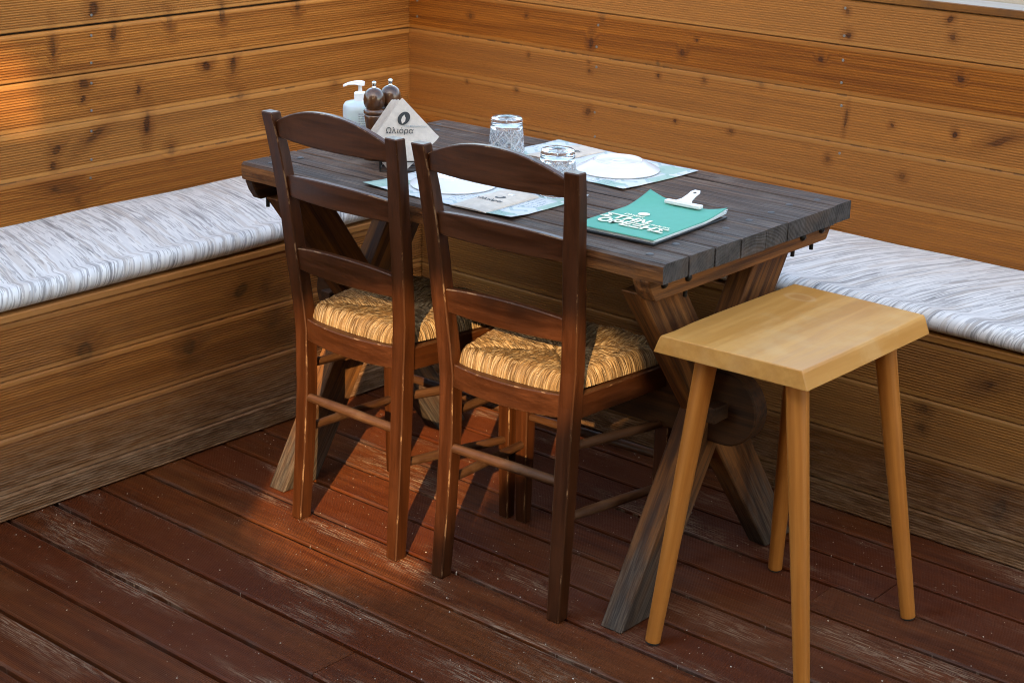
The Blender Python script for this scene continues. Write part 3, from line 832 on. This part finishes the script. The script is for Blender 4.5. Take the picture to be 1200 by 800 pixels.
# plates, upside down
def plate(cx, cy, label):
    t = [(.0875, 0), (.0885, .0018), (.086, .0035), (.066, .0135), (.058, .0185), (.0525, .0195), (.0505, .0225), (.0485, .0226), (.0470, .0200), (.040, .0188), (.014, .0186), (.0125, .0190), (.0115, .0186), (0, .0186)]
    o = one(bm_lathe(t, 72), 'plate', m_porc, smooth=True, sharp=45)
    o.location = (cx, cy, TT + .0030)
    return tag(o, label, 'plate', 'upturned white plates')
plate(1.168, -1.078, 'white plate lying face down on the placemat just beyond the chair backs')
plate(1.323, -.737, 'white plate lying face down near the far table edge, beside the glass and paper pouch')
# tumblers, upside down
k = NT('cut_glass', .02)
gl = k.t.nodes.new('ShaderNodeBsdfGlass'); gl.inputs['IOR'].default_value = 1.47; gl.inputs['Roughness'].default_value = .015
gl.inputs['Color'].default_value = (.96, .98, .99, 1)
df = k.t.nodes.new('ShaderNodeBsdfTranslucent'); df.inputs['Color'].default_value = (.85, .88, .92, 1)
d2 = k.t.nodes.new('ShaderNodeBsdfDiffuse'); d2.inputs['Color'].default_value = (.8, .84, .88, 1)
g = k.attr('gr')
mxa = k.t.nodes.new('ShaderNodeMixShader'); mxa.inputs[0].default_value = .5
k.t.links.new(df.outputs[0], mxa.inputs[1]); k.t.links.new(d2.outputs[0], mxa.inputs[2])
mx = k.t.nodes.new('ShaderNodeMixShader')
cut = k.sep(g)[0]
k.set(mx.inputs[0], k.math('ADD', .05, k.math('MULTIPLY', cut, .85)))
k.t.links.new(gl.outputs[0], mx.inputs[1]); k.t.links.new(mxa.outputs[0], mx.inputs[2])
k.t.links.new(mx.outputs[0], k.t.nodes['Material Output'].inputs[0]); m_glass = k.m
def tumbler(cx, cy, label, ph):
    H, rb, rt = .090, .041, .0335          # rim at the bottom, base at the top
    n, m = 168, 66
    vs, gs, fs = [], [], []
    def cuts(t, u):
        best = 0
        for kx, kz, w in ((9, 5.0, .15), (-9, 5.0, .15), (9, -10.0, .13), (-9, -10.0, .13), (18, 0.0, .09)):
            q = (t / (2 * PI) * kx + u * kz * .5 + ph) % 1; d = abs(q - .5)
            best = max(best, max(0, 1 - d / w))
        return best
    prof = []
    for j in range(m + 1):
        u = j / m; prof.append((rb + (rt - rb) * u, H * u * .955 , u))
    prof += [(rt - .0005, H * .98, -1), (rt - .003, H, -1), (rt - .012, H - .001, -1), (0.0005, H - .0022, -1)]
    inner = [(0.0005, H - .013), (rt - .008, H - .013), (rt - .0042, H - .018)] + [(rt - .0035 + (rb - rt + .001) * q / 8, (H - .018) * (1 - q / 8)) for q in range(1, 9)]
    rings = [(r, z, u) for r, z, u in prof] + [(r, z, -1) for r, z in inner]
    for (r, z, u) in rings:
        for i in range(n):
            t = 2 * PI * i / n; cv = 0
            if u >= 0 and .10 < u < .80: cv = cuts(t, u) * min(1, (u - .10) / .04, (.80 - u) / .04)
            rr = r - .0013 * cv
            vs.append((rr * math.cos(t), rr * math.sin(t), z)); gs.append((cv ** 1.5, 0, 0))
    K = len(rings)
    for j in range(K):
        for i in range(n):
            fs.append((j * n + i, j * n + (i + 1) % n, ((j + 1) % K) * n + (i + 1) % n, ((j + 1) % K) * n + i))
    mb = MB(); mb.raw(vs, fs, smooth=True, gr=gs)
    o = mb.build('tumbler', m_glass, recalc=True); o.location = (cx, cy, TT + .0022)
    return tag(o, label, 'glass', 'cut glass tumblers')
tumbler(1.088, -.825, 'upturned cut-glass tumbler standing clear of the chairs, between the paper napkins and far placemat', .1)
tumbler(1.364, -.990, 'upturned cut-glass tumbler half hidden by the chair post, in front of the far plate', .37)

# cutlery pouches and forks
def pouch(cx, cy, rz, label, flip):
    t = thing('cutlery_pouch', label, 'paper pouch', (cx, cy, TT + .0026), 'kraft paper cutlery pouches')
    w, h = .088, .165
    secs = []
    for j in range(15):
        v = -h / 2 + h * j / 14; b = .003 + .0035 * math.sin(PI * (j / 14)) + (.002 if j > 11 else 0)
        secs.append([(-w / 2, v, 0), (w / 2, v, 0), (w / 2 - .003, v, b * .5), (w * .2, v, b), (-w * .2, v, b), (-w / 2 + .003, v, b * .5)])
    one(bm_loft(secs), 'paper_sleeve', m_kraft, t, smooth=False)
    M = Matrix.Translation((0, -.012, .0068))
    dark = bm_lathe([(0, 0), (.011, 0), (.011, .0003), (0, .0003)], 28); dark.transform(Matrix.Translation((.004, .012, .0068)) @ Matrix.Rotation(.6, 4, 'Z') @ Matrix.Diagonal((1, .72, 1, 1)))
    lg = one(dark, 'leaf_emblem', m_ink, t)
    lf = bm_prism([(0, -.009), (.004, -.003), (.0035, .003), (0, .008), (-.003, .003), (-.003, -.003)], 'z', .0071, .0074); lf.transform(Matrix.Translation((.003, .0115, 0)) @ Matrix.Rotation(-.5, 4, 'Z') @ Matrix.Diagonal((.8, .8, 1, 1)))
    one(lf, 'leaf', m_kraft, lg)
    text_part('printed_name', 'Ωλιόρα', .017, m_ink, t, Matrix.Translation((0, -.016, .0071)))
    t.rotation_euler = (0, 0, rz)
    return t
pouch(1.320, -1.125, R(2), 'kraft paper cutlery pouch on the placemat nearest the chairs, printed with a dark leaf emblem', 0)
pouch(1.150, -.700, R(176), 'kraft paper cutlery pouch left of the far plate, close to the wall', 1)
m_steel = plain('polished_steel', (.62, .63, .64), .16, Metallic=1.0)
def fork(cx, cy, rz, label):
    t = thing('fork', label, 'fork', (cx, cy, TT + .0047), 'forks tucked in pouches')
    secs = []
    for y, w, z in ((-.075, .004, 0), (-.04, .0035, 0), (.0, .0035, .001), (.02, .006, .002), (.034, .0105, .0015)):
        secs.append([(-w, y, z), (w, y, z), (w, y, z + .0016), (-w, y, z + .0016)])
    mb = MB(); mb.add(bm_loft(secs))
    for i in range(4):
        x = -.0090 + .006 * i
        mb.add(bm_loft([[(x - .0014, y, z), (x + .0014, y, z), (x + .0014, y, z + .0016), (x - .0014, y, z + .0016)] for y, z in ((.033, .0015), (.05, .0005), (.07, .003))]))
    o = mb.build('steel_body', m_steel, t)
    t.rotation_euler = (0, 0, rz); return t
fork(1.322, -1.098, R(0), 'steel fork whose tines stick out of the paper pouch nearest the chairs')
fork(1.148, -.727, R(178), 'steel fork poking from the paper pouch beside the far plate')

# menu clipboard
m_board = plain('black_board', (.012, .013, .014), .4)
kk = paper('teal_menu_card', (.085, .36, .27), .03); m_teal = kk
m_wpap = paper('white_menu_sheet', (.72, .78, .77), .03)
m_clip = plain('white_enamel', (.78, .76, .74), .3)
menu = thing('menu_clipboard', 'teal paper menu clipped to a black board, lying near the table end beside the stool', 'menu', (1.632, -1.040, TT + .001))
MR = R(3.0)
bm = bevel(bm_box(-.088, .088, -.128, .128, 0, .004), .001, 1, False); one(bm, 'backing_board', m_board, menu)
def sheet(z0, w, h, curlL, curlR, dy, mat, name, dx=0.0):
    N, M = 24, 30; vs, fs = [], []
    for j in range(M + 1):
        for i in range(N + 1):
            u, v = -1 + 2 * i / N, -1 + 2 * j / M
            top = max(0, (v - .35) / .65)
            c = (curlL * max(0, -u - .15) ** 1.6 + curlR * max(0, u - .35) ** 1.6) * top ** 1.4
            low = .0035 * max(0, -v - .2) * (1 - u * u * .3) * 0 + .002 * (1 - u * u) * (1 - abs(v))
            vs.append((dx + u * w, dy + v * h, z0 + c + low))
    for j in range(M):
        for i in range(N):
            q = j * (N + 1) + i; fs.append((q, q + 1, q + N + 2, q + N + 1))
    mb = MB(); mb.raw(vs, fs, smooth=True); o = mb.build(name, mat, menu)
    so = o.modifiers.new('paper', 'SOLIDIFY'); so.thickness = .0005; so.offset = 1
    return o
for q, (zz, cl, cr) in enumerate(((.0045, .010, .012), (.0062, .012, .016), (.0078, .013, .020))):
    sheet(zz, .0865, .126, cl, cr, .001, m_wpap, 'menu_sheet', .001 * q)
front = sheet(.0095, .087, .127, .024, .022, .0, m_teal, 'menu_cover')
zt_ = .0128
for body, size, x, y, b in (('ΣΤΗΝ', .036, -.030, -.040, .0014), ('ΟΡΕΞΗΣ', .036, .004, -.073, .0014), ('στην υγεία σας', .0085, .040, -.047, .0003), ('Ωλιόρα', .012, -.030, -.012, .0004)):
    text_part('printed_words', body, size, m_white_ink, front, Matrix.Translation((x, y, zt_)), bold=b)
dk = bm_lathe([(0, 0), (.0115, 0), (.0115, .0003), (0, .0003)], 28); dk.transform(Matrix.Translation((-.022, .008, zt_))); lg = one(dk, 'round_emblem', m_white_ink, front)
# bulldog clip
cl = bevel(bm_box(-.040, .040, .104, .118, .0125, .0200), .0015, 1, False); clip = one(cl, 'clip', m_clip, menu)
prof = [(-.019, .108), (-.012, .122), (-.010, .140), (-.0105, .152), (-.006, .160), (.006, .160), (.0105, .152), (.010, .140), (.012, .122), (.019, .108)]
hole = [(.004 * math.cos(2 * PI * i / 14), .150 + .004 * math.sin(2 * PI * i / 14)) for i in range(14)]
def sheet_with_holes(outer, holes, f0, f1):
    """flat plate with holes; f0/f1 map a 2-D point to the two faces"""
    loops = [[Vector((p[0], p[1], 0)) for p in outer]] + [[Vector((p[0], p[1], 0)) for p in h] for h in holes]
    tri = tessellate_polygon(loops)
    pts = [p for l in ([outer] + holes) for p in l]; n = len(pts)
    vs = [f0(p) for p in pts] + [f1(p) for p in pts]
    fs = [tuple(t) for t in tri] + [tuple(n + i for i in reversed(t)) for t in tri]
    o = 0
    for l in [outer] + holes:
        m = len(l)
        for i in range(m): a, b = o + i, o + (i + 1) % m; fs.append((a, b, n + b, n + a))
        o += m
    return vs, fs
hz = lambda p: .0195 + max(0, p[1] - .112) * .28
vs, fs = sheet_with_holes(prof, [hole], lambda p: (p[0], p[1], hz(p)), lambda p: (p[0], p[1], hz(p) + .0014))
mb = MB(); mb.raw(vs, fs); mb.build('clip_lever', m_clip, clip, recalc=True)
menu.rotation_euler = (0, 0, MR)

# pepper and salt mills
kk = wood_mat('dark_polished_mill', (.135, .05, .017), (.035, .012, .005), .2, 4, 50, .5, .0001, .4, (.02, .009, .005), coat=.5); m_mill = kk.m
def mill(cx, cy, H, label):
    s = H / .165
    t = thing('pepper_mill', label, 'pepper mill', (cx, cy, TT + .0004), 'turned wooden mills')
    body = [(0, 0), (.0225, 0), (.0235, .003), (.0230, .014), (.0195, .030), (.0165, .048), (.0160, .060), (.0175, .074), (.0195, .086), (.0205, .092), (.0185, .095), (.0215, .098), (.0215, .103), (.0190, .106), (.0165, .108), (0, .108)]
    one(bm_lathe([(r * s * 1.05, z * s) for r, z in body], 36), 'body', m_mill, t, axis=(0, 0, 1), smooth=True, sharp=60)
    head = [(0, .108), (.0160, .108), (.0185, .1115), (.0212, .119), (.0218, .127), (.0205, .136), (.0165, .1445), (.0105, .1495), (.0065, .151), (0, .151)]
    hd = one(bm_lathe([(r * s * 1.05, z * s) for r, z in head], 36), 'head', m_mill, t, axis=(0, 0, 1), smooth=True, sharp=70)
    kn = [(0, .150), (.0048, .150), (.0048, .1535), (.003, .1545), (.0042, .157), (.0052, .1605), (.0045, .164), (.002, .1655), (0, .166)]
    one(bm_lathe([(r * s, z * s) for r, z in kn], 24), 'knob', m_steel, hd, smooth=True)
    return t
mill(.884, -1.020, .165, 'dark turned wooden mill with a steel knob, directly beside the white soap bottle')
mill(.887, -.974, .165, 'dark turned wooden mill with a steel knob, half hidden behind the paper napkins')

# soap dispenser
k = NT('cloudy_plastic', .3, .5); k.base((.62, .76, .80)); k.inp('Transmission Weight', .25); k.inp('Subsurface Weight', .2); m_bot = k.m
m_pump = plain('white_plastic', (.80, .81, .82), .35)
m_lbl = plain('grey_print', (.30, .38, .42), .6)
soap = thing('soap_dispenser', 'white pump soap bottle at the table end behind the dark mills', 'soap bottle', (.772, -.952, TT + .0004))
body = [(0, 0), (.034, 0), (.0375, .003), (.0385, .012), (.0385, .082), (.0375, .090), (.033, .0965), (.018, .0995), (.0135, .101), (0, .101)]
bd = one(bm_lathe(body, 44), 'bottle', m_bot, soap, smooth=True, sharp=60)
one(bm_lathe([(0, .099), (.0135, .099), (.0135, .117), (.011, .119), (.006, .1195), (0, .1195)], 28), 'collar', m_pump, soap, smooth=True, sharp=40)
one(bm_tube((0, 0, .118), (0, 0, .134), .0042, .0042, 14), 'pump_stem', m_pump, soap, smooth=True, sharp=50)
dirv = Vector((-.70, -.66, 0)).normalized(); side = Vector((-dirv.y, dirv.x, 0))
secs = []
for q, w, z0, z1 in ((-.010, .009, .1335, .1415), (.0, .0095, .1335, .1435), (.012, .0075, .1355, .1425), (.026, .0055, .134, .1395), (.037, .0045, .1295, .1345)):
    c = dirv * q
    secs.append([c - side * w + Vector((0, 0, z0)), c + side * w + Vector((0, 0, z0)), c + side * w * .7 + Vector((0, 0, z1)), c - side * w * .7 + Vector((0, 0, z1))])
one(bevel(bm_loft(secs), .0015, 2, False), 'nozzle', m_pump, soap)
lab = MB()      # rows of fine print wrapped on the bottle, too small to read
a0 = math.atan2(-.73, .67)
for r_ in range(9):
    zz = .076 - r_ * .0052; aa = a0 + (-.05); 
    for wd in range(6):
        b0 = aa + wd * .105; b1 = b0 + random.uniform(.05, .095)
        ring = lambda a, z: (.0389 * math.cos(a), .0389 * math.sin(a), z)
        lab.raw([ring(b0, zz), ring(b1, zz), ring(b1, zz + .0022), ring(b0, zz + .0022)], [(0, 1, 2, 3)])
lab.build('fine_print', m_lbl, bd)

# napkins fanned in a stack, standing on a corner in a low wire holder
nv = Vector((.67, -.742, .0)).normalized(); rt = Vector((.742, .67, 0)); up = (Vector((0, 0, 1)) - nv * .10).normalized()
NC = Vector((1.005, -1.060, TT + .0720))
stack = thing('napkin_stack', 'stack of folded beige paper napkins standing on a corner, printed with a leaf emblem', 'napkins', (NC.x, NC.y, TT + .0005))
NO = stack.location.copy()
hs = .078
sq = [(0, hs), (.004, hs - .003), (hs - .008, .006), (hs - .001, .0), (hs - .006, -.007), (.010, -.0690), (0, -.0700), (-.010, -.0690), (-.052, -.014), (-.057, -.006), (-.052, .004), (-.004, hs - .004)]
for q in range(8):
    ctr = NC - nv * (.0052 * q) - rt * (.0030 * q) - up * (.0012 * q) + up * (random.uniform(-.002, .002) - .0003 * q)
    rot = random.uniform(-.03, .03) if q else 0
    cs, sn = math.cos(rot), math.sin(rot)
    rings = []
    for dd in (0, .0015):
        rr_ = []
        for (a, b) in sq:
            a2, b2 = a * cs - b * sn, a * sn + b * cs
            bend = .0025 * math.sin(a2 * 30 + q) * (1 if q else .3)
            rr_.append(ctr + rt * a2 + up * b2 + nv * (dd + bend * .4))
        rings.append(rr_)
    o = one(bm_loft(rings), 'paper_napkin', m_napk, stack, NO)
    if q == 0: first = o
F = Matrix((( rt.x, up.x, nv.x, 0), (rt.y, up.y, nv.y, 0), (rt.z, up.z, nv.z, 0), (0, 0, 0, 1)))
def onface(x, y, d=.0032): return Matrix.Translation(NC - NO + rt * x + up * y + nv * d) @ F
dk = bm_lathe([(0, 0), (.0135, 0), (.0135, .0003), (0, .0003)], 32); dk.transform(onface(.004, .038) @ Matrix.Rotation(R(50), 4, 'Z') @ Matrix.Diagonal((1.1, .85, 1, 1)))
lg = one(dk, 'leaf_emblem', m_ink, first)
lf = bm_prism([(0, -.011), (.005, -.004), (.0045, .003), (0, .0095), (-.0035, .003), (-.004, -.004)], 'z', .0004, .0008); lf.transform(onface(.003, .037) @ Matrix.Rotation(R(-14), 4, 'Z') @ Matrix.Diagonal((.95, .95, 1, 1)))
one(lf, 'leaf', m_napk, lg)
text_part('printed_name', 'Ωλιόρα', .0165, m_ink, first, onface(-.005, .012), shear=.1)
text_part('small_print', 'σας περιμένουμε', .006, m_lbl, first, onface(.028, .022))
hb = MB()
for d in (.012, -.036):
    pts = [NC + rt * a + nv * d + Vector((0, 0, z - .0720)) for a, z in ((-.045, .002), (-.045, .022), (.045, .022), (.045, .002))]
    for a, b in zip(pts, pts[1:] + pts[:1]): hb.add(bm_tube(a, b, .0016, .0016, 8))
for a in (-.045, .045):
    hb.add(bm_tube(NC + rt * a + nv * .012 + Vector((0, 0, -.0700)), NC + rt * a - nv * .036 + Vector((0, 0, -.0700)), .0016, .0016, 8))
holder = hb.build('napkin_holder', m_iron, None, (NC.x, NC.y, TT)); holder.location = (NC.x, NC.y, TT)
tag(holder, 'low black wire holder round the standing paper napkins', 'napkin holder')

# ------------------------------------------------------------------ unseen sun blocker added behind the camera; its openings shape the sun patches
SEL, hx, hy_ = R(22), .548, -.836
D = 8.5
def uw(u, w): return (u, (w + math.sin(SEL) * D) / math.cos(SEL))
def smooth(poly, n=3, amp=.012):
    out = []
    for a, b in zip(poly, poly[1:] + poly[:1]):
        for i in range(n):
            t = i / n; out.append((a[0] + (b[0] - a[0]) * t + random.uniform(-amp, amp), a[1] + (b[1] - a[1]) * t + random.uniform(-amp, amp)))
    return out
sun_gap1 = [uw(*p) for p in smooth([(-.05, -.60), (.10, -.69), (.37, -.70), (.40, -.56), (.50, -.46), (.61, -.37), (.78, -.26), (.76, -.14), (.55, -.12), (.42, -.05), (.1, -.08), (-.06, -.18)])]  # opening outline traced back from the sun patch on deck and chairs
sun_gap2 = [uw(*p) for p in smooth([(-1.05, .26), (-.70, .26), (-.655, .36), (-.72, .46), (-1.05, .45)])]
outer = [(-8, -.13), (8, -.13), (8, 6.2), (-8, 6.2)]
ux, uy = .836, .548
def fp(d): return lambda p: (ux * p[0] + hx * d, uy * p[0] + hy_ * d, p[1])
vs, fs = sheet_with_holes(outer, [sun_gap1, sun_gap2], fp(D), fp(D + .14))
gm = wood_mat('sun_slat_timber', (.14, .07, .03), (.06, .03, .014)).m
k = NT('blocker_dark', .85, .2); n = k.noise(k.pos(), 3, 6, .6); k.base(k.mix(n, (.12, .085, .06), (.19, .14, .10))); k.bump(n, .004)  # blocker surface kept dark to cut fill light
o = (hx * D, hy_ * D, 0)
mb = MB(); mb.raw(vs, fs); fw = mb.build('sun_blocker', k.m, None, o, recalc=True); fw.location = o
gb = MB()  # slats added across the openings to dim the sun
for (a, b, z0, z1) in ((-.2, .9, 2.55, 3.5), (-1.15, -.6, 3.6, 4.05)):
    n_ = int((b - a) / .06)
    for q in range(n_):
        u = a + .06 * q + .03
        gb.add(bm_loft([[(ux * (u + e) + hx * d, uy * (u + e) + hy_ * d, z) for e, d in ((-.0125, D + .05), (.0125, D + .05), (.0125, D + .07), (-.0125, D + .07))] for z in (z0, z1)]), (0, 0, 1))
gb.build('sun_slats', gm, fw, o)
tag(fw, 'unseen brown sun blocker added behind the camera, with two ragged openings', 'wall')

# ------------------------------------------------------------------ camera, light
cam = bpy.data.cameras.new('Camera'); co = bpy.data.objects.new('Camera', cam); COL.objects.link(co)
co.location = (3.3845, -3.4913, 1.5433); co.rotation_euler = (1.23902, -.01916, .71177)
cam.sensor_width = 36; cam.lens = 1952.954 / 1200 * 36; cam.clip_start = .05; cam.clip_end = 2000
cam.dof.use_dof = True; cam.dof.focus_distance = 3.35; cam.dof.aperture_fstop = 7.1
scn.camera = co
sun = bpy.data.lights.new('Sun', 'SUN'); so = bpy.data.objects.new('Sun', sun); COL.objects.link(so)
sun.energy = 2.0; sun.angle = R(.55); sun.color = (1.0, .77, .48)
sd = Vector((hx * math.cos(SEL), hy_ * math.cos(SEL), math.sin(SEL)))
so.rotation_euler = sd.to_track_quat('Z', 'Y').to_euler()
w = bpy.data.worlds.new('World'); scn.world = w; w.use_nodes = True
nt = w.node_tree; bg = nt.nodes['Background']
sky = nt.nodes.new('ShaderNodeTexSky'); sky.sky_type = 'NISHITA'; sky.sun_disc = False
sky.sun_elevation = SEL; sky.sun_rotation = math.atan2(hx, hy_)
sky.air_density = 1.0; sky.dust_density = 2.0; sky.ozone_density = 1.0
nt.links.new(sky.outputs[0], bg.inputs[0]); bg.inputs[1].default_value = .15
vs_ = scn.view_settings
vs_.view_transform = 'Standard'; vs_.look = 'None'; vs_.gamma = 1; vs_.use_curve_mapping = False
vs_.exposure = 2.75
vs_.use_white_balance = True; vs_.white_balance_temperature = 7900; vs_.white_balance_tint = 10
scn.cycles.max_bounces = 8; scn.cycles.transmission_bounces = 8; scn.cycles.use_denoising = True; scn.cycles.filter_width = 1.05; scn.cycles.denoising_prefilter = 'ACCURATE'
scn.cycles.caustics_reflective = False
